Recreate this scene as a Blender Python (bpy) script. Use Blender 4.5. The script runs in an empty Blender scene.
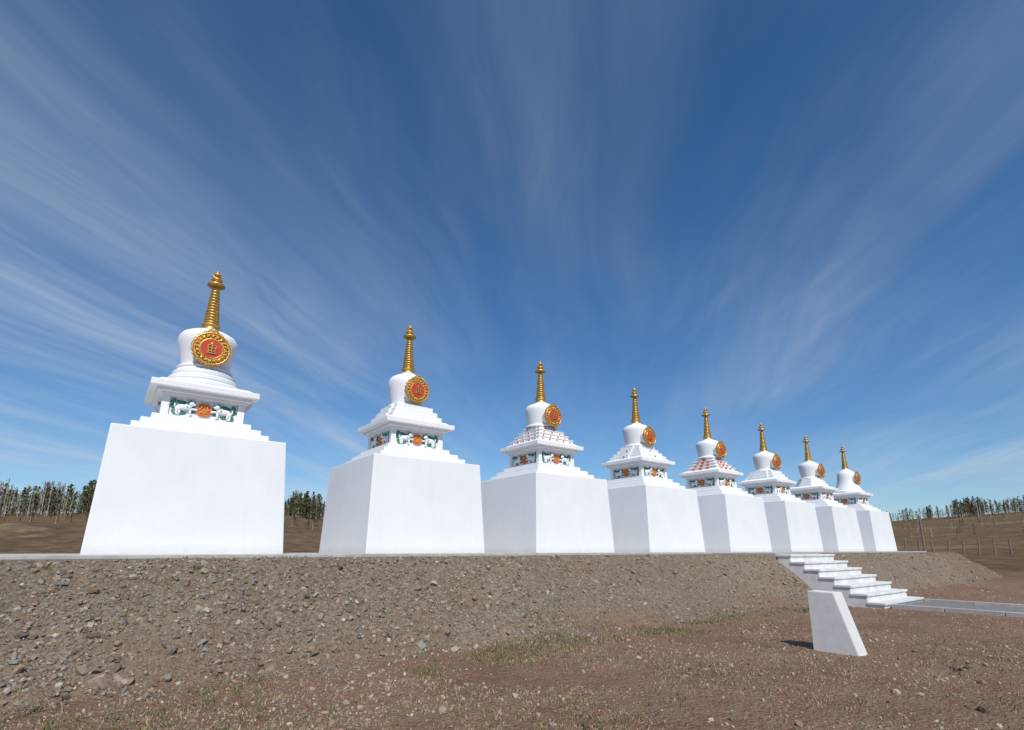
import bpy, bmesh, math, random
import numpy as np
from mathutils import Vector, Matrix
random.seed(7); rng=np.random.default_rng(7)
scene=bpy.context.scene
R=math.radians
EYE=1.35; PLAT=1.23; SLAB=1.28

# ------------------------------------------------------------------ materials
def new_mat(name):
    m=bpy.data.materials.new(name); m.use_nodes=True
    nt=m.node_tree; b=nt.nodes['Principled BSDF']
    return m,nt,b
def N(nt,t,**kw):
    n=nt.nodes.new(t)
    for k,v in kw.items(): setattr(n,k,v)
    return n
def noise(nt,scale,detail=5,rough=.55,vec=None,dist=0):
    n=N(nt,'ShaderNodeTexNoise'); n.inputs['Scale'].default_value=scale
    n.inputs['Detail'].default_value=detail; n.inputs['Roughness'].default_value=rough
    n.inputs['Distortion'].default_value=dist
    if vec is not None: nt.links.new(vec,n.inputs['Vector'])
    return n
def ramp(nt,fac,stops):
    r=N(nt,'ShaderNodeValToRGB'); e=r.color_ramp.elements
    while len(e)<len(stops): e.new(.5)
    for i,(p,c) in enumerate(stops):
        e[i].position=p; e[i].color=(c[0],c[1],c[2],1) if len(c)==3 else c
    nt.links.new(fac,r.inputs['Fac']); return r
def mixc(nt,fac,a,b,mode='MIX'):
    m=N(nt,'ShaderNodeMix',data_type='RGBA',blend_type=mode)
    for s,v in ((m.inputs['Factor'],fac),(m.inputs['A'],a),(m.inputs['B'],b)):
        if hasattr(v,'links') or hasattr(v,'is_linked'): nt.links.new(v,s)
        elif isinstance(v,(int,float)): s.default_value=v
        else: s.default_value=(v[0],v[1],v[2],1)
    return m.outputs['Result']
def math_n(nt,op,a,b=None,c=None,clamp=False):
    m=N(nt,'ShaderNodeMath',operation=op); m.use_clamp=clamp
    for i,v in enumerate((a,b,c)):
        if v is None: continue
        if isinstance(v,(int,float)): m.inputs[i].default_value=v
        else: nt.links.new(v,m.inputs[i])
    return m.outputs[0]
def bump(nt,b,h,strength=.3,dist=.02):
    n=N(nt,'ShaderNodeBump'); n.inputs['Strength'].default_value=strength; n.inputs['Distance'].default_value=dist
    nt.links.new(h,n.inputs['Height']); nt.links.new(n.outputs[0],b.inputs['Normal'])
def simple(name,c1,c2,scale=6,rough=.7,metal=0,bs=.2,bd=.01,bscale=60):
    m,nt,b=new_mat(name)
    tc=N(nt,'ShaderNodeTexCoord').outputs['Object']
    n=noise(nt,scale,6,.6,tc)
    r=ramp(nt,n.outputs['Fac'],[(.3,c1),(.7,c2)])
    nt.links.new(r.outputs[0],b.inputs['Base Color'])
    b.inputs['Roughness'].default_value=rough; b.inputs['Metallic'].default_value=metal
    n2=noise(nt,bscale,4,.6,tc); bump(nt,b,n2.outputs['Fac'],bs,bd)
    return m
def plaster():
    m,nt,b=new_mat('white_plaster')
    geo=N(nt,'ShaderNodeNewGeometry').outputs['Position']
    sep=N(nt,'ShaderNodeSeparateXYZ'); nt.links.new(geo,sep.inputs[0])
    n=noise(nt,1.3,6,.6,geo); r=ramp(nt,n.outputs['Fac'],[(.3,(.765,.775,.785)),(.7,(.82,.825,.83))])
    mp=N(nt,'ShaderNodeMapping'); mp.inputs['Scale'].default_value=(9,9,.7); nt.links.new(geo,mp.inputs[0])
    st=noise(nt,1,4,.6,mp.outputs[0]); sr=ramp(nt,st.outputs['Fac'],[(.52,(0,0,0)),(.8,(.16,.16,.16))])
    c=mixc(nt,sr.outputs[0],r.outputs[0],(.60,.59,.57))
    g=math_n(nt,'MULTIPLY_ADD',sep.outputs['Z'],-6,SLAB*6+1.0,clamp=True)
    n3=noise(nt,7,5,.7,geo); g2=math_n(nt,'MULTIPLY',g,n3.outputs['Fac'])
    c=mixc(nt,math_n(nt,'MULTIPLY',g2,.6),c,(.42,.36,.29))
    nt.links.new(c,b.inputs['Base Color']); b.inputs['Roughness'].default_value=.75
    n4=noise(nt,38,5,.65,geo); bump(nt,b,n4.outputs['Fac'],.25,.008)
    return m
M_WHITE=plaster()
M_GOLD=simple('gilded_metal',(.50,.29,.06),(.74,.48,.15),14,.38,.65,.3,.01,40)
M_GOLDR=simple('gilded_relief',(.34,.12,.02),(.85,.50,.10),26,.42,.5,.9,.03,34)
M_RED=simple('red_enamel',(.50,.035,.012),(.62,.06,.02),9,.45)
M_ORANGE=simple('orange_paint',(.66,.14,.03),(.74,.23,.06),20,.6)
M_GREEN=simple('green_paint',(.02,.16,.10),(.07,.28,.18),20,.65)
M_CONC=simple('concrete',(.33,.32,.30),(.50,.48,.45),5,.9,0,.5,.01,50)
M_WCONC=simple('whitewashed_concrete',(.58,.575,.55),(.77,.765,.75),4,.85,0,.4,.01,40)
M_PATH=simple('path_surface',(.15,.14,.13),(.23,.215,.195),5,.95,0,.6,.01,60)
M_WOOD=simple('weathered_wood',(.14,.11,.085),(.26,.21,.17),8,.9,0,.5,.01,30)

# ------------------------------------------------------------------ mesh helpers
def obj_from_bm(name,bm,mats,parent=None,loc=(0,0,0),smooth=False,autosm=None):
    me=bpy.data.meshes.new(name); bmesh.ops.recalc_face_normals(bm,faces=bm.faces); bm.to_mesh(me); bm.free()
    for m in (mats if isinstance(mats,(list,tuple)) else [mats]): me.materials.append(m)
    if smooth:
        me.polygons.foreach_set('use_smooth',[True]*len(me.polygons))
    o=bpy.data.objects.new(name,me); o.location=loc; bpy.context.collection.objects.link(o)
    if parent: o.parent=parent
    if smooth and autosm:
        with bpy.context.temp_override(object=o,active_object=o,selected_objects=[o],selected_editable_objects=[o]):
            try: bpy.ops.object.shade_smooth_by_angle(angle=R(autosm))
            except Exception: pass
    return o
def add_frustum(bm,cx,cy,z0,z1,w0,d0,w1=None,d1=None,bev=.012,mi=0):
    w1=w0 if w1 is None else w1; d1=d0 if d1 is None else d1
    t=bmesh.new()
    vs=[t.verts.new((cx+sx*w/2,cy+sy*d/2,z)) for z,w,d in((z0,w0,d0),(z1,w1,d1)) for sx,sy in((-1,-1),(1,-1),(1,1),(-1,1))]
    for f in ((3,2,1,0),(4,5,6,7),(0,1,5,4),(1,2,6,5),(2,3,7,6),(3,0,4,7)): t.faces.new([vs[i] for i in f])
    if bev: bmesh.ops.bevel(t,geom=t.edges[:],offset=bev,segments=2,affect='EDGES',profile=.6)
    merge(bm,t,mi)
def merge(bm,t,mi=None,mat=None):
    if mat is not None: bmesh.ops.transform(t,matrix=mat,verts=t.verts)
    mp={v:bm.verts.new(v.co) for v in t.verts}
    for f in t.faces:
        nf=bm.faces.new([mp[v] for v in f.verts]); nf.material_index=f.material_index if mi is None else mi; nf.smooth=f.smooth
    t.free()
def add_lathe(bm,prof,seg=40,cx=0,cy=0,mi=0,mat=None,rfun=None):
    t=bmesh.new(); rings=[]
    for r,z in prof:
        if r<1e-5: rings.append([t.verts.new((cx,cy,z))])
        else: rings.append([t.verts.new((cx+r*math.cos(2*math.pi*i/seg),cy+r*math.sin(2*math.pi*i/seg),z)) for i in range(seg)])
    for a,b in zip(rings,rings[1:]):
        for i in range(seg):
            j=(i+1)%seg
            if len(a)==1 and len(b)==1: continue
            if len(a)==1: t.faces.new((a[0],b[j],b[i]))
            elif len(b)==1: t.faces.new((a[i],a[j],b[0]))
            else: t.faces.new((a[i],a[j],b[j],b[i]))
    merge(bm,t,mi,mat)
def add_ball(bm,c,s,mi=0,rot=None,seg=12):
    t=bmesh.new(); bmesh.ops.create_uvsphere(t,u_segments=seg,v_segments=max(6,seg//2),radius=1)
    m=Matrix.Translation(c)@(rot or Matrix.Identity(4))@Matrix.Diagonal((s[0],s[1],s[2],1))
    merge(bm,t,mi,m)
def empty(name,loc,rot=0):
    e=bpy.data.objects.new(name,None); e.location=loc; e.rotation_euler=(0,0,rot); e.empty_display_size=.3
    bpy.context.collection.objects.link(e); return e

# ------------------------------------------------------------------ shared stupa parts
def lion_mesh(flip):
    bm=bmesh.new(); s=-1 if flip else 1
    B=lambda x,y,z,a,b,c,mi=0,rot=None: add_ball(bm,(s*x,y,z),(a,b,c),mi,rot,10)
    B(0,-.02,.0,.10,.035,.05)
    B(.07,-.025,.02,.055,.04,.06)
    B(.115,-.045,.065,.042,.04,.045)
    B(.15,-.055,.052,.022,.025,.02)
    B(.09,-.03,.085,.035,.03,.03,1); B(.07,-.035,.05,.03,.03,.03,1); B(.06,-.035,.01,.022,.03,.03,1)
    B(.10,-.055,.11,.012,.012,.02,1)
    B(.10,-.025,-.06,.02,.025,.055); B(.145,-.03,-.015,.045,.02,.018)
    B(.18,-.03,-.02,.02,.02,.02)
    B(-.07,-.02,-.03,.045,.035,.045); B(-.085,-.025,-.08,.018,.025,.04); B(-.045,-.03,-.085,.018,.025,.035)
    B(.115,-.03,-.112,.03,.03,.012);B(-.07,-.03,-.115,.03,.03,.012)
    B(-.115,-.02,.03,.015,.02,.045); B(-.14,-.02,.085,.03,.022,.035,1); B(-.12,-.02,.11,.022,.02,.022,1)
    me=bpy.data.meshes.new('snow_lion'); bm.to_mesh(me); bm.free()
    me.materials.append(M_WHITE); me.materials.append(M_GREEN)
    me.polygons.foreach_set('use_smooth',[True]*len(me.polygons)); return me
LION=[lion_mesh(False),lion_mesh(True)]
def medallion_mesh():
    bm=bmesh.new()
    rot=Matrix.Rotation(R(90),4,'X')
    t=bmesh.new(); n=144; fr=[];bk=[]
    for i in range(n):
        a=2*math.pi*i/n
        r=.285+.022*abs(math.sin(a*10))
        up=max(0,math.cos(a-math.pi/2)); r+=.05*up**14
        fr.append(t.verts.new((r*math.cos(a),-.03,r*math.sin(a)))); bk.append(t.verts.new((r*math.cos(a),.03,r*math.sin(a))))
    t.faces.new(fr); t.faces.new(bk[::-1])
    for i in range(n): j=(i+1)%n; t.faces.new((fr[j],fr[i],bk[i],bk[j]))
    merge(bm,t,1)
    def ring(r0,r1,y,mi):
        rm=(r0+r1)/2; h=(r1-r0)/2
        prof=[(rm+h*math.cos(a),h*math.sin(a)) for a in [math.pi*k/6 for k in range(7)]]
        add_lathe(bm,prof,56,mi=mi,mat=Matrix.Translation((0,y,0))@rot)
    ring(.266,.290,-.03,0); ring(.160,.182,-.03,0)
    for k in range(20):
        a=2*math.pi*k/20; add_ball(bm,(.222*math.cos(a),-.035,.222*math.sin(a)),(.032,.018,.020),0 if k%2 else 1,Matrix.Rotation(-a+.7,4,'Y'),seg=10)
    for k in range(20):
        a=2*math.pi*(k+.5)/20; add_ball(bm,(.240*math.cos(a),-.035,.240*math.sin(a)),(.012,.02,.012),2 if k%3==0 else 3,seg=8)
    add_lathe(bm,[(.165,0),(.162,.012),(0,.014)],48,mi=3,mat=Matrix.Translation((0,-.03,0))@rot)
    def bar(x,z,w,h,a=0,mi=0):
        t=bmesh.new(); bmesh.ops.create_cube(t,size=1)
        merge(bm,t,mi,Matrix.Translation((x,-.05,z))@Matrix.Rotation(R(a),4,'Y')@Matrix.Diagonal((w,.018,h,1)))
    bar(0,-.085,.14,.014); bar(0,.055,.13,.014); bar(-.055,-.015,.016,.13,-6); bar(.055,-.015,.016,.13,6); bar(0,-.015,.016,.13)
    bar(0,-.045,.12,.013); bar(0,.008,.10,.013); bar(0,.095,.014,.06); add_ball(bm,(0,-.045,.085),(.03,.015,.018),0,seg=8)
    me=bpy.data.meshes.new('medallion'); bmesh.ops.recalc_face_normals(bm,faces=bm.faces); bm.to_mesh(me); bm.free()
    for m in (M_GOLD,M_GOLDR,M_GREEN,M_RED): me.materials.append(m)
    return me
MED=medallion_mesh()
def spire_mesh():
    bm=bmesh.new()
    p=[(0,-.04),(.15,-.04),(.155,.0),(.12,.02),(.125,.06),(.15,.08),(.15,.10),(.115,.115)]
    z=.115
    for k in range(13):
        r=.122-.0048*k; h=.062
        p+=[(r*.80,z),(r*.80,z+.012),(r,z+.02),(r*1.03,z+.036),(r,z+.05),(r*.80,z+h-.002)]; z+=h
    p+=[(.035,z),(.035,z+.03),(.11,z+.035),(.14,z+.045),(.143,z+.075),(.125,z+.085),(.05,z+.10),(.03,z+.115),
        (.03,z+.14),(.08,z+.16),(.092,z+.185),(.08,z+.21),(.025,z+.235),(.022,z+.25)]
    z+=.25
    p+=[(.022,z),(.05,z+.015),(.062,z+.045),(.05,z+.075),(.02,z+.09),(.03,z+.10),(.026,z+.115),(.01,z+.135),(0,z+.15)]
    add_lathe(bm,p,28)
    t=bmesh.new(); n=15; o=[];i_=[]
    for k in range(n):
        a=R(200+140*k/(n-1)); c=(k/(n-1)-.5)*2
        o.append((.095*math.cos(a),.095*math.sin(a))); ri=.095-.038*(1-c*c)
        i_.append((ri*math.cos(a),ri*math.sin(a)+.004))
    vo=[[t.verts.new((x,y,zz+z+.06)) for x,zz in o] for y in(-.012,.012)]
    vi=[[t.verts.new((x,y,zz+z+.06)) for x,zz in i_] for y in(-.012,.012)]
    for k in range(n-1):
        t.faces.new((vo[0][k],vo[0][k+1],vi[0][k+1],vi[0][k])); t.faces.new((vo[1][k+1],vo[1][k],vi[1][k],vi[1][k+1]))
        t.faces.new((vo[0][k+1],vo[0][k],vo[1][k],vo[1][k+1])); t.faces.new((vi[0][k],vi[0][k+1],vi[1][k+1],vi[1][k]))
    merge(bm,t,0)
    me=bpy.data.meshes.new('spire'); bmesh.ops.recalc_face_normals(bm,faces=bm.faces); bm.to_mesh(me); bm.free()
    me.materials.append(M_GOLD); me.polygons.foreach_set('use_smooth',[True]*len(me.polygons)); return me
SPIRE=spire_mesh()
def link(name,me,parent,loc,rot=(0,0,0),scale=(1,1,1)):
    o=bpy.data.objects.new(name,me); o.location=loc; o.rotation_euler=rot; o.scale=scale; o.parent=parent
    bpy.context.collection.objects.link(o); return o

def stupa(i):
    X=1.20+4.31*i; root=empty('white_stupa',(X,11.4,SLAB))
    bm=bmesh.new(); add_frustum(bm,0,0,-.03,2.0,2.8,2.8,2.6,2.6,bev=.018)
    obj_from_bm('plinth',bm,M_WHITE,root)
    bm=bmesh.new()
    add_frustum(bm,0,0,1.995,2.13,2.10,2.10); add_frustum(bm,0,0,2.128,2.24,1.86,1.86); add_frustum(bm,0,0,2.238,2.36,1.56,1.56)
    obj_from_bm('stepped_base',bm,M_WHITE,root)
    bm=bmesh.new()
    add_frustum(bm,0,0,2.358,2.74,1.22,1.22,bev=.006)
    for sx in(-1,1):
        for sy in(-1,1): add_frustum(bm,sx*.60,sy*.60,2.359,2.739,.12,.12,bev=.01)
    for a in range(4):
        rm=Matrix.Rotation(R(90*a),4,'Z')
        for z in(2.375,2.725):
            t=bmesh.new(); add_frustum(t,0,-.62,z-.017,z+.017,1.07,.03,bev=.004); merge(bm,t,0,rm)
        t=bmesh.new()
        for sx in(-1,1):
            for (dx,dz,w,h) in ((-.14,.07,.075,.06),(-.15,-.03,.055,.07),(.02,.095,.09,.035),(.13,-.09,.065,.04),(0,-.10,.065,.035),(.15,.09,.045,.045),(-.06,.06,.055,.04),(.15,.01,.04,.055)):
                add_ball(t,(sx*.33+sx*dx,-.612,2.55+dz),(w,.014,h),1,Matrix.Rotation(dx*9,4,'Y'),10)
        merge(bm,t,None,rm)
    obj_from_bm('lion_throne',bm,[M_WHITE,M_GREEN],root)
    for a in range(4):
        for s in(0,1):
            x=-.33 if s==0 else .33
            v=Matrix.Rotation(R(90*a),4,'Z')@Vector((x,-.62,2.55))
            link('snow_lion',LION[0 if s==0 else 1],root,v,(0,0,R(90*a)),(1.12,1,1.12))
        v=Matrix.Rotation(R(90*a),4,'Z')@Vector((0,-.62,2.55))
        bmr=bmesh.new(); rr=Matrix.Rotation(R(90),4,'X')
        add_lathe(bmr,[(.125,-.02),(.128,.02),(.105,.035),(.09,.02),(.03,.022),(0,.03)],28,mi=0,mat=rr)
        for k in range(8):
            aa=k*math.pi/4; add_ball(bmr,(.062*math.cos(aa),-.03,.062*math.sin(aa)),(.024,.014,.024),1,seg=8)
        obj_from_bm('throne_rosette',bmr,[M_ORANGE,M_GOLDR],root,v).rotation_euler=(0,0,R(90*a))
    bm=bmesh.new()
    add_frustum(bm,0,0,2.738,2.79,1.36,1.36,bev=.008); add_frustum(bm,0,0,2.788,2.85,1.50,1.50,bev=.008)
    add_frustum(bm,0,0,2.848,2.96,1.72,1.72,bev=.012); add_frustum(bm,0,0,2.958,3.03,1.60,1.60,1.38,1.38,bev=.006)
    obj_from_bm('cornice',bm,M_WHITE,root)
    bm=bmesh.new(); mats=[M_WHITE,M_RED,M_ORANGE,M_GREEN]; db=3.42
    if i==0:
        add_lathe(bm,[(0,3.02),(.66,3.02),(.68,3.05),(.68,3.10),(.65,3.13),(.58,3.14),(.6,3.17),(.6,3.22),(.57,3.25),(.52,3.26),(.53,3.30),(.53,3.35),(.49,3.38),(.47,3.42),(0,3.42)],56)
    elif i==7:
        add_lathe(bm,[(0,3.02),(.74,3.02),(.75,3.06),(.73,3.10),(.66,3.13),(0,3.13)],56); db=3.12
    elif i in(2,4):
        db=3.52; n=4
        for k in range(n):
            w=1.30-.19*k; z0=3.02+.125*k; add_frustum(bm,0,0,z0-.002,z0+.123,w,w,bev=.008)
            add_frustum(bm,0,0,z0+.10,z0+.121,w+.035,w+.035,bev=.004)
            for a in range(4):
                rm=Matrix.Rotation(R(90*a),4,'Z'); t=bmesh.new()
                if i==2:
                    nd=5-k
                    for d in range(nd):
                        x=(d-(nd-1)/2)*w/(nd+.1)
                        add_frustum(t,x,-w/2-.004,z0+.012,z0+.092,.12,.02,.10,.02,bev=.004,mi=0)
                        add_frustum(t,x,-w/2-.008,z0+.016,z0+.08,.055,.025,.042,.025,bev=.003,mi=1 if (d+k)%2 else 2)
                else:
                    for x in (-.3,.3):
                        if k<3: add_frustum(t,x*w/1.30,-w/2-.008,z0+.012,z0+.095,.15,.035,.04,.035,bev=.004,mi=2)
                    add_frustum(t,0,-w/2-.008,z0+.012,z0+.085,.10,.03,.10,.03,bev=.004,mi=1)
                merge(bm,t,None,rm)
    elif i in(1,5):
        db=3.40
        for k in range(3):
            w=1.26-.16*k; z0=3.02+.125*k; add_frustum(bm,0,0,z0-.002,z0+.127,w,w,bev=.01)
            add_frustum(bm,0,0,z0-.001,z0+.117,w*.62,w+.12,bev=.01); add_frustum(bm,0,0,z0-.0015,z0+.112,w+.12,w*.62,bev=.01)
    elif i==3:
        db=3.46
        for k in range(4):
            w=1.32-.17*k; z0=3.02+.11*k; add_frustum(bm,0,0,z0-.002,z0+.112,w,w,bev=.01)
            for a in range(4):
                rm=Matrix.Rotation(R(90*a),4,'Z'); t=bmesh.new(); add_frustum(t,0,-w/2-.02,z0,z0+.108,.36,.06,bev=.006)
                if k%2==0: add_frustum(t,0,-w/2-.052,z0+.025,z0+.075,.05,.02,bev=.003,mi=1)
                merge(bm,t,None,rm)
    elif i==6:
        for k in range(3):
            z0=3.02+.13*k; r=.70-.085*k
            add_lathe(bm,[(0,z0),(r,z0),(r,z0+.128),(0,z0+.13)],8,mat=Matrix.Rotation(R(22.5),4,'Z'))
    obj_from_bm('tiers',bm,mats,root)
    bm=bmesh.new(); T=4.27
    if i==7:
        prof=[(.64,3.12),(.60,3.22),(.53,3.36),(.47,3.55),(.44,3.75),(.43,3.92),(.41,4.04),(.36,4.13),(.27,4.20),(.17,T)]
    else:
        rb=.41 if i==0 else .38; rt=.515 if i==0 else .465; H=T-db
        prof=[(rb+.07,db-.01),(rb+.08,db+.03),(rb+.05,db+.06),(rb,db+.07),(rb+.015,db+.2*H),(rb+.05,db+.4*H),(rt-.015,db+.58*H),(rt,db+.7*H),(rt-.012,db+.79*H),(rt-.055,db+.87*H),(rt-.14,db+.93*H),(rt-.26,db+.97*H),(.17,T)]
    prof+=[(.17,T+.03),(.14,T+.04),(0,T+.04)]
    add_lathe(bm,prof,64)
    obj_from_bm('dome',bm,M_WHITE,root,smooth=True,autosm=40)
    bm=bmesh.new(); zc=3.76 if db<3.5 else 3.80; sc=1.10 if i==0 else 1.03
    add_lathe(bm,[(0,.30),(.23,.30),(.25,.33),(.25,.50),(0,.51)],40,mat=Matrix.Translation((0,0,zc))@Matrix.Rotation(R(90),4,'X'))
    obj_from_bm('niche',bm,M_WHITE,root,smooth=True,autosm=40)
    link('medallion',MED,root,(0,-.535,zc),(0,0,0),(sc,1,sc))
    link('spire',SPIRE,root,(0,0,T+.05),(0,0,0),(1.12,1.12,.985))
for i in range(8): stupa(i)

# ------------------------------------------------------------------ terrain
def vnoise(x,y,seed=0):
    xi=np.floor(x).astype(np.int64); yi=np.floor(y).astype(np.int64); fx=x-xi; fy=y-yi
    def h(a,b):
        n=(a*374761393+b*668265263+seed*974634777)&0xffffffff
        n=((n^(n>>13))*1274126177)&0xffffffff; n=n^(n>>16)
        return (n&0xffff)/65535.
    fx=fx*fx*(3-2*fx); fy=fy*fy*(3-2*fy)
    return (h(xi,yi)*(1-fx)+h(xi+1,yi)*fx)*(1-fy)+(h(xi,yi+1)*(1-fx)+h(xi+1,yi+1)*fx)*fy
def fbm(x,y,s,o=4,seed=0):
    v=0;a=.5;t=0
    for k in range(o): v=v+a*vnoise(x*s,y*s,seed+k); t+=a; a*=.5; s*=2.03
    return v/t-.5
def sstep(t): t=np.clip(t,0,1); return t*t*(3-2*t)
X0,X1,Y0,Y1=-16.,35.6,8.35,15.5
RUN=1.95
def bankd(x,y):
    yf=Y0-.85*np.exp(-((x-15.9)/2.4)**4)
    dx=np.maximum(np.maximum(X0-x,x-X1),0); dy=np.maximum(np.maximum(yf-y,y-Y1),0)
    return np.hypot(dx,dy)
def sstep_lin(t):
    t=np.clip(t,0,1); return t*t*(1.9-.9*t)
def height(x,y):
    x=np.asarray(x,float); y=np.asarray(y,float)
    d0=bankd(x,y)
    d=d0+fbm(x,y,.5,3,5)*.7*sstep(d0/.6)
    t=np.clip(1-d/RUN,0,1)
    prof=np.where(t<.22,t*t/.44*.9,t*.9-.09)
    prof=np.clip(prof+.19*sstep(t),0,1)
    bankness=sstep((1.25-d/RUN)/.35)*sstep(d/.35+.12)
    z=PLAT*np.where(d<=0,1,prof)
    z=z+bankness*(fbm(x,y,1.6,4,11)*.18+fbm(x,y,7,3,12)*.09)
    r=np.hypot(x,y); near=1-sstep((r-25)/40)
    flat=(1-sstep(t*4))
    z=z+near*flat*(fbm(x,y,.6,4,21)*.08+fbm(x,y,5,3,22)*.035)
    psi=np.degrees(np.arctan2(x,y))
    k=sstep((psi-30)/32); Rr=230+270*k; H=14.2+10.5*k
    back=sstep((np.abs(psi)-110)/50); H=H*(1-back*.6)
    H=H*(1+.14*np.sin(np.radians(psi*9+15)))
    z=z+H*sstep_lin((r-50)/(Rr-50))+ sstep((r-60)/150)*fbm(x,y,.010,3,31)*6.0
    return z
def axis(lo,hi,d,far):
    a=list(np.arange(lo,hi,d)); s=d; v=a[-1]
    while v<far: s*=1.11; v+=s; a.append(v)
    s=d; v=lo; b=[]
    while v>-far: s*=1.11; v-=s; b.append(v)
    return np.array(b[::-1]+a)
xs=axis(-9,38,.10,1800); ys=axis(1.5,16.5,.08,1800)
gx,gy=np.meshgrid(xs,ys); gz=height(gx,gy)
nx,ny=len(xs),len(ys)
def mesh_np(name,verts,faces,k,mats,smooth=False,color=None,attr=None):
    me=bpy.data.meshes.new(name); me.vertices.add(len(verts)); me.vertices.foreach_set('co',verts.astype(np.float32).ravel())
    nf=len(faces); me.loops.add(nf*k); me.loops.foreach_set('vertex_index',faces.astype(np.int32).ravel())
    me.polygons.add(nf); me.polygons.foreach_set('loop_start',np.arange(0,nf*k,k,dtype=np.int32))
    try: me.polygons.foreach_set('loop_total',np.full(nf,k,dtype=np.int32))
    except Exception: pass
    me.polygons.foreach_set('use_smooth',np.full(nf,smooth,dtype=bool))
    for m in mats: me.materials.append(m)
    me.update(calc_edges=True)
    if color is not None:
        a=me.color_attributes.new('Col','FLOAT_COLOR','POINT')
        a.data.foreach_set('color',np.c_[color,np.ones(len(color))].astype(np.float32).ravel())
    if attr is not None:
        a=me.attributes.new('bank','FLOAT','POINT'); a.data.foreach_set('value',attr.astype(np.float32).ravel())
    me.validate(); o=bpy.data.objects.new(name,me); bpy.context.collection.objects.link(o); return o
idx=np.arange(nx*ny).reshape(ny,nx)
faces=np.stack([idx[:-1,:-1],idx[:-1,1:],idx[1:,1:],idx[1:,:-1]],-1).reshape(-1,4)
def bankmask(x,y):
    d=bankd(x,y)+fbm(x,y,.9,4,41)*1.6-.30*sstep((4-x)/7)
    return sstep((2.35-d)/1.2)
m,nt,b=new_mat('ground_soil'); M_GROUND=m
pos=N(nt,'ShaderNodeNewGeometry').outputs['Position']
at=N(nt,'ShaderNodeAttribute',attribute_name='bank').outputs['Fac']
nA=noise(nt,.7,8,.65,pos); nB=noise(nt,9,6,.7,pos); nC=noise(nt,60,4,.7,pos); nL=noise(nt,2.3,7,.7,pos)
soil=ramp(nt,nA.outputs['Fac'],[(.3,(.225,.128,.082)),(.55,(.30,.178,.115)),(.75,(.345,.22,.148))]).outputs[0]
soil=mixc(nt,ramp(nt,nB.outputs['Fac'],[(.45,(0,0,0)),(.72,(.6,.6,.6))]).outputs[0],soil,(.39,.285,.195))
soil=mixc(nt,ramp(nt,nL.outputs['Fac'],[(.52,(0,0,0)),(.68,(.7,.7,.7))]).outputs[0],soil,(.30,.225,.15))
soil=mixc(nt,ramp(nt,nL.outputs['Fac'],[(.32,(.7,.7,.7)),(.45,(0,0,0))]).outputs[0],soil,(.20,.112,.072))
grv=ramp(nt,nA.outputs['Fac'],[(.3,(.215,.163,.112)),(.7,(.31,.24,.17))]).outputs[0]
vor=N(nt,'ShaderNodeTexVoronoi'); vor.inputs['Scale'].default_value=27; nt.links.new(pos,vor.inputs['Vector'])
sepv=N(nt,'ShaderNodeSeparateColor'); nt.links.new(vor.outputs['Color'],sepv.inputs[0])
grv=mixc(nt,ramp(nt,sepv.outputs[0],[(.1,(.7,.7,.7)),(.7,(0,0,0))]).outputs[0],grv,(.36,.315,.255))
grv=mixc(nt,ramp(nt,sepv.outputs[1],[(.7,(0,0,0)),(.85,(.6,.6,.6))]).outputs[0],grv,(.14,.11,.08))
grv=mixc(nt,ramp(nt,nL.outputs['Fac'],[(.5,(0,0,0)),(.62,(.6,.6,.6))]).outputs[0],grv,(.27,.20,.135))
col=mixc(nt,at,soil,grv)
col=mixc(nt,.8,col,ramp(nt,nC.outputs['Fac'],[(.3,(.45,.45,.45)),(.7,(1.3,1.3,1.3))]).outputs[0],'MULTIPLY')
ln=N(nt,'ShaderNodeVectorMath',operation='LENGTH'); nt.links.new(pos,ln.inputs[0])
farf=ramp(nt,math_n(nt,'DIVIDE',ln.outputs['Value'],100),[(.28,(0,0,0)),(.5,(1,1,1))]).outputs[0]
mpf=N(nt,'ShaderNodeMapping'); mpf.inputs['Rotation'].default_value=(0,0,R(40)); mpf.inputs['Scale'].default_value=(1,.45,1); nt.links.new(pos,mpf.inputs[0])
nF=noise(nt,.045,9,.7,mpf.outputs[0]); nG=noise(nt,.5,7,.75,pos)
far=ramp(nt,nF.outputs['Fac'],[(.3,(.075,.055,.03)),(.46,(.185,.12,.062)),(.55,(.125,.082,.045)),(.64,(.27,.19,.105)),(.75,(.12,.095,.05))]).outputs[0]
far=mixc(nt,.9,far,ramp(nt,nG.outputs['Fac'],[(.35,(.4,.4,.4)),(.65,(1.3,1.3,1.3))]).outputs[0],'MULTIPLY')
col=mixc(nt,farf,col,far)
nt.links.new(col,b.inputs['Base Color']); b.inputs['Roughness'].default_value=.95
b.inputs['Specular IOR Level'].default_value=.15
hh=math_n(nt,'ADD',math_n(nt,'MULTIPLY',nC.outputs['Fac'],.4),nB.outputs['Fac'])
hh=math_n(nt,'ADD',hh,math_n(nt,'MULTIPLY',vor.outputs['Distance'],-.5))
bump(nt,b,hh,1.0,.055)
mesh_np('ground',np.c_[gx.ravel(),gy.ravel(),gz.ravel()],faces,4,[M_GROUND],True,attr=bankmask(gx,gy).ravel())

def boxobj(name,x0,x1,y0,y1,z0,z1,mat,bev=.01,parent=None):
    bm=bmesh.new(); add_frustum(bm,(x0+x1)/2,(y0+y1)/2,z0,z1,x1-x0,y1-y0,bev=bev); return obj_from_bm(name,bm,mat,parent)
boxobj('concrete_platform_slab',-7.5,34.6,9.25,13.6,1.1,SLAB,M_CONC,.012)

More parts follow.
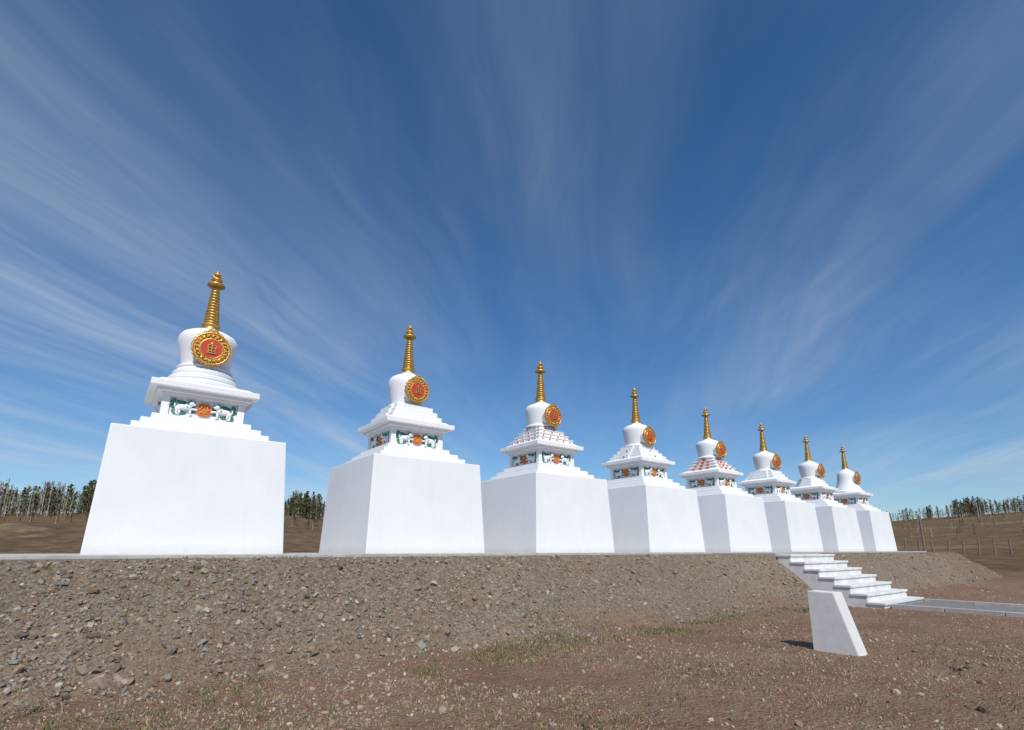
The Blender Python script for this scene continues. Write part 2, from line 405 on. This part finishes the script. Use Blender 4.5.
# stairs
st=empty('concrete_stairs',(16.1,7.3,0)); n=7; run=.34; top=1.225
for k in range(n):
    h=top-(k)*(top-.13)/(n-1)
    ya=-k*run
    bm=bmesh.new(); add_frustum(bm,0,ya-run/2+.012,-.3,h-.055,2.70,run,bev=.006); obj_from_bm('riser_%d'%(k+1),bm,M_WCONC,st)
    bm=bmesh.new(); add_frustum(bm,0,ya-run/2,h-.053,h,2.75,run+.035,bev=.008); obj_from_bm('tread_%d'%(k+1),bm,M_WCONC,st)
bm=bmesh.new(); add_frustum(bm,0,1.0,.6,1.262,2.70,1.88,bev=.006); obj_from_bm('landing',bm,M_CONC,st)
p=empty('footpath',(16.1,0,0))
bm=bmesh.new(); add_frustum(bm,0,-3.6,-.1,.045,2.2,17.0,bev=.004); obj_from_bm('paving',bm,M_PATH,p)
for s in(-1,1):
    bm=bmesh.new()
    for k in range(17): add_frustum(bm,s*1.15,4.35-k,-.1,.11,.09,.985,bev=.01)
    obj_from_bm('kerb',bm,M_CONC,p)

def zat(x,y): return float(height(np.array([x]),np.array([y]))[0])
bm=bmesh.new(); t=bmesh.new(); w=.145
pr=[(.29,-.06),(-.29,-.06),(-.05,.79),(.29,.80)]
a=[t.verts.new((-w,y,z)) for y,z in pr]; c=[t.verts.new((w,y,z)) for y,z in pr]
t.faces.new(a); t.faces.new(c[::-1])
for k in range(4): j=(k+1)%4; t.faces.new((a[j],a[k],c[k],c[j]))
bmesh.ops.bevel(t,geom=t.edges[:],offset=.008,segments=2,affect='EDGES'); merge(bm,t)
obj_from_bm('white_marker_stone',bm,M_WHITE,None,(8.13,3.31,zat(8.1,3.3)-.01))

# ------------------------------------------------------------------ rocks
def vc_mat(name,rough=.9,extra=True):
    m,nt,b=new_mat(name); a=N(nt,'ShaderNodeVertexColor',layer_name='Col').outputs[0]
    pos=N(nt,'ShaderNodeNewGeometry').outputs['Position']; n=noise(nt,45,4,.7,pos)
    c=mixc(nt,.7,a,ramp(nt,n.outputs['Fac'],[(.3,(.65,.65,.65)),(.7,(1.2,1.2,1.2))]).outputs[0],'MULTIPLY')
    nt.links.new(c,b.inputs['Base Color']); b.inputs['Roughness'].default_value=rough; b.inputs['Specular IOR Level'].default_value=.2
    return m
M_ROCK=vc_mat('rock')
def ico(sub):
    t=bmesh.new(); bmesh.ops.create_icosphere(t,subdivisions=sub,radius=1); t.verts.ensure_lookup_table()
    v=np.array([list(x.co) for x in t.verts]); f=np.array([[x.index for x in ff.verts] for ff in t.faces]); t.free(); return v,f
def rocks(name,x,y,size,pal,sub=1,sink=.25):
    n=len(x); v,f=ico(sub); nv=len(v)
    V=v[None]*(1+rng.uniform(-.30,.30,(n,nv,1))*(1 if sub==1 else .5))
    if sub>1: V=np.sign(V)*np.minimum(np.abs(V),rng.uniform(.45,.85,(n,1,3)))
    V=V*rng.uniform(.55,1.25,(n,1,3))*np.array([1,1,.75])
    q=rng.normal(size=(n,4)); q/=np.linalg.norm(q,axis=1)[:,None]; w,a,b_,c=q.T
    Rm=np.stack([1-2*(b_*b_+c*c),2*(a*b_-w*c),2*(a*c+w*b_),2*(a*b_+w*c),1-2*(a*a+c*c),2*(b_*c-w*a),2*(a*c-w*b_),2*(b_*c+w*a),1-2*(a*a+b_*b_)],-1).reshape(n,3,3)
    V=np.einsum('nij,nkj->nki',Rm,V)*size[:,None,None]
    z=height(x,y)
    V+=np.stack([x,y,z+size*(.5-sink)],-1)[:,None,:]
    F=(f[None]+(np.arange(n)*nv)[:,None,None]).reshape(-1,3)
    ci=pal[rng.integers(0,len(pal),n)]*rng.uniform(.62,1.22,(n,1))
    C=np.repeat(ci,nv,0)
    return mesh_np(name,V.reshape(-1,3),F,3,[M_ROCK],False,color=C)
palB=np.array([(.29,.23,.17),(.33,.28,.22),(.21,.162,.115),(.295,.205,.14),(.39,.345,.28),(.24,.22,.195),(.31,.24,.175),(.27,.20,.14)])
palS=np.array([(.34,.23,.155),(.39,.285,.205),(.26,.17,.115),(.43,.36,.28),(.29,.225,.18)])
def sample(n,r0,r1,p0=-14,p1=86,pw=1):
    psi=np.radians(rng.uniform(p0,p1,n)); r=np.exp(rng.uniform(np.log(r0),np.log(r1),n)); return r*np.sin(psi),r*np.cos(psi)
onpath=lambda x,y:(np.abs(x-16.1)<1.45)&(y<9.4)
x,y=sample(180000,4.5,44); d=bankd(x,y); msk=bankmask(x,y)*(.5+.5*sstep((fbm(x,y,1.2,4,61)+.16)/.28))
k=(rng.random(len(x))<msk)&(d>0.02)&~onpath(x,y); x,y=x[k],y[k]
r=np.hypot(x,y); s=np.exp(rng.normal(-4.38,.54,len(x)))*(1+.02*r); s=np.clip(s,.006,.075)
low=sstep((bankd(x,y)-1.2)/.9)
s=np.where(rng.random(len(s))<.015+.04*low*sstep((7-x)/8),s*2.0,s)
big=s>.038
rocks('gravel_bank_stones',x[~big],y[~big],s[~big],palB,1,.34)
rocks('rubble_stones',x[big],y[big],s[big],palB,2,.28)
x,y=sample(85000,3.6,30); k=(bankmask(x,y)<.6)&~onpath(x,y)&(rng.random(len(x))<.14+.8*sstep((fbm(x,y,.8,3,71)+.12)/.35)); x,y=x[k],y[k]
s=np.clip(np.exp(rng.normal(-5.2,.6,len(x)))*(1+.03*np.hypot(x,y)),.003,.05)
rocks('pebbles',x,y,s,palS,1,.35)
px=[];py=[];ps_=[]
for (cx,cy,nn,sp_) in ((6.35,1.5,6,.08),(7.9,2.05,7,.14),(8.6,2.0,3,.13),(5.6,1.3,3,.08),(3.2,3.3,3,.1)):
    for _ in range(nn): px.append(cx+rng.normal(0,sp_)); py.append(cy+rng.normal(0,sp_*.6)); ps_.append(rng.uniform(.012,.04))
rocks('dung_clods',np.array(px),np.array(py),np.array(ps_),np.array([(.08,.055,.04),(.11,.075,.052)]),1,.4)

# ------------------------------------------------------------------ grass
M_GRASS=vc_mat('grass_blade',.8)
def grass(name,x,y,nb,hmin,hmax,spread,pal):
    n=len(x); X=np.repeat(x,nb)+rng.normal(0,spread,n*nb); Y=np.repeat(y,nb)+rng.normal(0,spread,n*nb)
    Z=height(X,Y)-.004; h=rng.uniform(hmin,hmax,n*nb); a=rng.uniform(0,2*np.pi,n*nb); w=rng.uniform(.0015,.0035,n*nb)*(1+.1*np.hypot(X,Y))
    lean=rng.uniform(.1,.9,n*nb)*h; la=rng.uniform(0,2*np.pi,n*nb)
    dx,dy=np.cos(a)*w,np.sin(a)*w
    v0=np.c_[X-dx,Y-dy,Z]; v1=np.c_[X+dx,Y+dy,Z]; v2=np.c_[X+np.cos(la)*lean*.4+dx*.7,Y+np.sin(la)*lean*.4+dy*.7,Z+h*.6]; v3=np.c_[X+np.cos(la)*lean,Y+np.sin(la)*lean,Z+h]
    V=np.stack([v0,v1,v2,v3],1).reshape(-1,3); F=(np.array([[0,1,2],[0,2,3]])[None]+(np.arange(n*nb)*4)[:,None,None]).reshape(-1,3)
    C=np.repeat(pal[rng.integers(0,len(pal),n*nb)]*rng.uniform(.75,1.2,(n*nb,1)),4,0)
    return mesh_np(name,V,F,3,[M_GRASS],False,color=C)
gp=np.array([(.10,.125,.038),(.14,.155,.055),(.20,.185,.08),(.29,.235,.125),(.34,.27,.165)])
dp=np.array([(.40,.30,.19),(.33,.24,.15),(.45,.36,.235)])
n=5200; gxx=rng.uniform(3.0,13.4,n); gyy=rng.normal(6.12,.34,n)+.15*np.sin(gxx*1.3); k=rng.random(n)<sstep((fbm(gxx,gyy,1.4,4,81)+.08)/.36)*.65
grass('green_grass',gxx[k],gyy[k],7,.015,.06,.04,gp)
x,y=sample(2200,3.8,12); k=fbm(x,y,.9,3,83)>.08; grass('grass_tufts',x[k],y[k],12,.012,.045,.03,gp)
x,y=sample(300,4.3,8,-12,14); k=(bankmask(x,y)<1.1)&(fbm(x,y,1.5,3,89)>.04); grass('grass_tufts.001',x[k],y[k],24,.015,.055,.045,gp)
x,y=sample(8500,3.8,24); k=(bankmask(x,y)<.9)&(fbm(x,y,.7,3,85)>-.06); grass('dry_grass',x[k],y[k],6,.012,.045,.03,dp)
def twigs(name,cx,cy,n,L):
    V=[];F=[];C=[]
    for k in range(n):
        a=rng.uniform(0,2*np.pi); p=np.array([cx,cy,zat(cx,cy)])+np.r_[rng.normal(0,.02,2),0]; dirn=np.array([math.cos(a),math.sin(a),rng.uniform(.3,.9)])
        for s_ in range(5):
            q=p+dirn*L/5*rng.uniform(.7,1.2); o=np.array([-dirn[1],dirn[0],0])*.0022
            i0=len(V); V+= [p-o,p+o,q+o*.7,q-o*.7]; F.append([i0,i0+1,i0+2]); F.append([i0,i0+2,i0+3]); C+=[(.34,.26,.18)]*4
            p=q; dirn=dirn+rng.normal(0,.5,3)
    mesh_np(name,np.array(V),np.array(F),3,[M_GRASS],False,color=np.array(C))
twigs('dry_weed',-.15,6.4,14,.24); twigs('dry_weed.001',.35,5.9,8,.14); twigs('dry_weed.002',6.9,3.5,5,.10)

# ------------------------------------------------------------------ trees (distant mass)
def leafm():
    m,nt,b=new_mat('foliage'); a=N(nt,'ShaderNodeVertexColor',layer_name='Col').outputs[0]
    nt.links.new(a,b.inputs['Base Color']); b.inputs['Roughness'].default_value=.8; b.inputs['Specular IOR Level'].default_value=.1; return m
M_LEAF=leafm()
def forest(name,pts,nl=170):
    VV=[];CC=[]
    for (x,y,h,kind) in pts:
        z=zat(x,y)-.3; tr=h*.011+.04
        tc=(.16,.085,.045) if kind==0 else (.45,.43,.39)
        for k in range(4):
            a0,a1=k*math.pi/2,(k+1)*math.pi/2
            q=np.array([(x+tr*math.cos(a0),y+tr*math.sin(a0),z),(x+tr*math.cos(a1),y+tr*math.sin(a1),z),(x+tr*.25*math.cos(a1),y+tr*.25*math.sin(a1),z+h*.95),(x+tr*.25*math.cos(a0),y+tr*.25*math.sin(a0),z+h*.95)])
            VV.append(q); CC.append(np.tile(tc,(4,1)))
        if kind==0:
            n=nl; lo=rng.uniform(.02,.22); t=rng.uniform(0,1,n)**.85; cr=h*rng.uniform(.17,.3)
            ang=rng.uniform(0,2*np.pi,n); ph=rng.uniform(0,6,3)
            env=(1-t)**.65*np.clip(t*5+.35,0,1)*(.8+.3*np.sin(t*21+ph[0])+.25*np.sin(ang*2+t*7+ph[1]))
            rad=cr*env*np.sqrt(rng.uniform(.05,1,n)); s=rng.uniform(.18,.55,n)*h/9
            zz=z+h*(lo+(1-lo)*t)
            col=np.array([(.06,.085,.034),(.09,.11,.045),(.04,.056,.028),(.12,.125,.055)])[rng.integers(0,4,n)]*rng.uniform(.8,1.25)
            if rng.random()<.25: col=col*np.array([1.3,1.05,.85])
        else:
            n=int(nl*.8); t=rng.uniform(0,1,n); cr=h*.22
            rad=cr*np.sin(np.pi*np.clip(t*.9+.1,0,1))**.7*np.sqrt(rng.uniform(0,1,n)); s=rng.uniform(.05,.19,n)*h/9
            ang=rng.uniform(0,2*np.pi,n); zz=z+h*(.1+.9*t); col=np.array([(.22,.15,.105),(.16,.115,.085),(.21,.175,.105)])[rng.integers(0,3,n)]
        c=np.c_[x+rad*np.cos(ang),y+rad*np.sin(ang),zz]
        u=rng.normal(size=(n,3)); u[:,2]*=.45 if kind==0 else 3; u/=np.linalg.norm(u,axis=1)[:,None]; w=np.cross(u,rng.normal(size=(n,3))); w/=np.linalg.norm(w,axis=1)[:,None]
        asp=.7 if kind==0 else .2
        if kind==1: s=s*3.2
        U=u*s[:,None]; W=w*(s*asp)[:,None]
        q=np.stack([c-U,c-W,c+U*rng.uniform(.6,1.1,(n,1)),c+W],1)
        VV.append(q.reshape(-1,3)); CC.append(np.repeat(col,4,0))
    V=np.concatenate(VV); C=np.concatenate(CC); F=np.arange(len(V)).reshape(-1,4)
    return mesh_np(name,V,F,4,[M_LEAF],False,color=C)
pts=[]
for k in range(2500):
    psi=rng.uniform(-38,38); rr=208+abs(rng.normal(0,40))
    dens=vnoise(np.array([psi*1.1]),np.array([3.]),9)[0]
    if rng.random()>.35+dens: continue
    kind=0 if rng.random()<(.6 if psi>-2.5 else .3) else 1
    h=rng.uniform(3.5,8.0)+3.5*dens
    pts.append((rr*math.sin(R(psi)),rr*math.cos(R(psi)),h,kind))
for k in range(200):
    psi=rng.uniform(-38,38); rr=rng.uniform(150,215); pts.append((rr*math.sin(R(psi)),rr*math.cos(R(psi)),rng.uniform(1.2,3.5),int(rng.random()<.5)))
for (ps,rr,h) in ((13.4,150,9.2),(14.0,158,8.6),(15.4,165,6.5),(16.6,150,5),(17.2,170,6),(-1.2,200,10),(-.4,205,9)):
    pts.append((rr*math.sin(R(ps)),rr*math.cos(R(ps)),h,0))
forest('distant_forest',pts,90)
pts=[]
for k in range(2200):
    psi=rng.uniform(58,110); rr=450+abs(rng.normal(0,70)); kind=0 if rng.random()<.6 else 1
    dens=vnoise(np.array([psi*1.2]),np.array([7.]),19)[0]
    if rng.random()>.3+dens: continue
    pts.append((rr*math.sin(R(psi)),rr*math.cos(R(psi)),rng.uniform(3.5,8)+5*dens,kind))
for k in range(420):
    psi=rng.uniform(58,110); rr=rng.uniform(230,460); pts.append((rr*math.sin(R(psi)),rr*math.cos(R(psi)),rng.uniform(1.2,4.5),int(rng.random()<.5)))
forest('distant_forest.001',pts,60)

# fence + pole on the right
bm=bmesh.new(); prev=None
for k in range(26):
    psi=66+k*.95; rr=88+k*1.6; x,y=rr*math.sin(R(psi)),rr*math.cos(R(psi)); z=zat(x,y); hh_=2.3+rng.uniform(-.15,.3)
    lx,ly=rng.normal(0,.05,2)
    t=bmesh.new(); add_lathe(t,[(0,-.3),(.13,-.3),(.11,hh_),(0,hh_+.05)],7); merge(bm,t,0,Matrix.Translation((x,y,z))@Matrix.Rotation(lx,4,'X')@Matrix.Rotation(ly,4,'Y'))
    if prev is not None:
        for hz in(.5,1.1,1.7):
            A=Vector((prev[0],prev[1],prev[2]+hz)); B_=Vector((x,y,z+hz)); dv=B_-A
            t=bmesh.new(); bmesh.ops.create_cone(t,segments=4,radius1=.010,radius2=.010,depth=dv.length,cap_ends=False)
            merge(bm,t,0,Matrix.Translation((A+B_)/2)@dv.to_track_quat('Z','Y').to_matrix().to_4x4())
    prev=(x,y,z)
obj_from_bm('wire_fence',bm,M_WOOD)
def pole(name,psi,rr,h):
    x,y=rr*math.sin(R(psi)),rr*math.cos(R(psi)); z=zat(x,y); bm=bmesh.new()
    add_lathe(bm,[(0,-.5),(.12,-.5),(.09,h),(0,h+.02)],10); add_frustum(bm,0,.0,h-.5,h-.4,1.1,.09,bev=.005)
    for xx in(-.45,.45): add_lathe(bm,[(0,h-.4),(.03,h-.4),(.045,h-.3),(0,h-.22)],8,xx)
    obj_from_bm(name,bm,M_WOOD,None,(x,y,z))
pole('utility_pole',74.9,75,5.0)

# ------------------------------------------------------------------ camera
cam=bpy.data.cameras.new('camera'); co=bpy.data.objects.new('camera',cam); bpy.context.collection.objects.link(co)
co.location=(0,0,EYE); co.rotation_euler=(R(90+12.5),0,R(-37.5)); cam.sensor_width=36; cam.lens=527/1024*36; cam.shift_y=.0664; cam.clip_end=6000; cam.clip_start=.05
scene.camera=co
# ------------------------------------------------------------------ light
EL=49; AZ=203
sd=Vector((math.sin(R(AZ))*math.cos(R(EL)),math.cos(R(AZ))*math.cos(R(EL)),math.sin(R(EL))))
L=bpy.data.lights.new('sun','SUN'); L.energy=4.1; L.angle=R(.5); L.color=(1,.955,.89)
lo=bpy.data.objects.new('sun',L); lo.rotation_euler=sd.to_track_quat('Z','Y').to_euler(); bpy.context.collection.objects.link(lo)
w=bpy.data.worlds.new('World'); scene.world=w; w.use_nodes=True; nt=w.node_tree
bg=nt.nodes['Background']; sky=N(nt,'ShaderNodeTexSky',sky_type='NISHITA'); sky.sun_disc=False; sky.sun_elevation=R(EL); sky.sun_rotation=R(AZ)
sky.air_density=1.0; sky.dust_density=.4; sky.ozone_density=3.0; sky.altitude=600
tc=N(nt,'ShaderNodeTexCoord').outputs['Generated']
sp=N(nt,'ShaderNodeSeparateXYZ'); nt.links.new(tc,sp.inputs[0])
zc=math_n(nt,'ADD',math_n(nt,'MAXIMUM',sp.outputs['Z'],0.0),.06)
A=R(37.5+9.3)
q=math_n(nt,'DIVIDE',math_n(nt,'SUBTRACT',math_n(nt,'MULTIPLY',sp.outputs['X'],math.cos(A)),math_n(nt,'MULTIPLY',sp.outputs['Y'],math.sin(A))),zc)
p_=math_n(nt,'DIVIDE',math_n(nt,'ADD',math_n(nt,'MULTIPLY',sp.outputs['X'],math.sin(A)),math_n(nt,'MULTIPLY',sp.outputs['Y'],math.cos(A))),zc)
cv0=N(nt,'ShaderNodeCombineXYZ'); nt.links.new(q,cv0.inputs[0]); nt.links.new(p_,cv0.inputs[1])
wn=noise(nt,.55,2,.5,cv0.outputs[0]); wv=N(nt,'ShaderNodeVectorMath',operation='MULTIPLY_ADD')
nt.links.new(wn.outputs['Color'],wv.inputs[0]); wv.inputs[1].default_value=(.5,.5,0); nt.links.new(cv0.outputs[0],wv.inputs[2])
cv=wv
def streak(sx,sy,off,detail,rough,dist,rot=0):
    mp=N(nt,'ShaderNodeMapping'); mp.inputs['Scale'].default_value=(sx,sy,1); mp.inputs['Location'].default_value=(off,off*.7,off)
    mr=N(nt,'ShaderNodeMapping'); mr.inputs['Rotation'].default_value=(0,0,rot); nt.links.new(cv.outputs[0],mr.inputs[0]); nt.links.new(mr.outputs[0],mp.inputs[0])
    return noise(nt,1,detail,rough,mp.outputs[0],dist).outputs['Fac']
s1=ramp(nt,streak(2.3,.18,3.1,4,.5,.25),[(.36,(0,0,0)),(.68,(1,1,1))]).outputs[0]
s2=ramp(nt,streak(6,.5,9.3,7,.6,.5,R(5)),[(.32,(.4,.4,.4)),(.73,(1,1,1))]).outputs[0]
s3=ramp(nt,streak(.8,.45,5.7,4,.5,.5),[(.34,(.25,.25,.25)),(.6,(1,1,1))]).outputs[0]
qn=math_n(nt,'MULTIPLY_ADD',q,1/16,.5,clamp=True)
f=lambda v:(v+8)/16
g=lambda v:(v,v,v)
cov=ramp(nt,qn,[(0,g(.8)),(f(-3.6),g(.9)),(f(-2.4),g(1)),(f(-1.65),g(1)),(f(-1.3),g(.6)),(f(-.9),g(.26)),(f(-.5),g(.18)),(f(.3),g(.19)),(f(.7),g(.36)),(f(1.4),g(.32)),(f(2.1),g(.55)),(f(3.0),g(1)),(1,g(.9))]).outputs[0]
dn=math_n(nt,'MULTIPLY',math_n(nt,'MULTIPLY_ADD',s1,.72,.28),math_n(nt,'MULTIPLY',s2,s3))
dn=math_n(nt,'MULTIPLY',dn,cov)
s4=ramp(nt,streak(4,.4,17.9,7,.62,.8,R(-12)),[(.48,(0,0,0)),(.78,(.38,.38,.38))]).outputs[0]
dn=math_n(nt,'ADD',dn,math_n(nt,'MULTIPLY',math_n(nt,'MULTIPLY',s4,s3),math_n(nt,'MULTIPLY_ADD',cov,.6,.07)))
fade=math_n(nt,'MULTIPLY_ADD',sp.outputs['Z'],5,.3,clamp=True)
dn=math_n(nt,'MULTIPLY',math_n(nt,'MULTIPLY',dn,fade),.9,clamp=True)
hz=ramp(nt,sp.outputs['Z'],[(0,(.86,.98,1.05)),(.16,(.64,.91,1.10)),(.38,(.43,.83,1.12)),(.75,(.33,.77,1.06))]).outputs[0]
tint=mixc(nt,1.0,sky.outputs[0],hz,'MULTIPLY')
cl=mixc(nt,dn,tint,(5.4,6.3,7.2))
nt.links.new(cl,bg.inputs['Color']); bg.inputs['Strength'].default_value=.1
scene.view_settings.view_transform='Standard'; scene.view_settings.look='None'; scene.view_settings.exposure=0
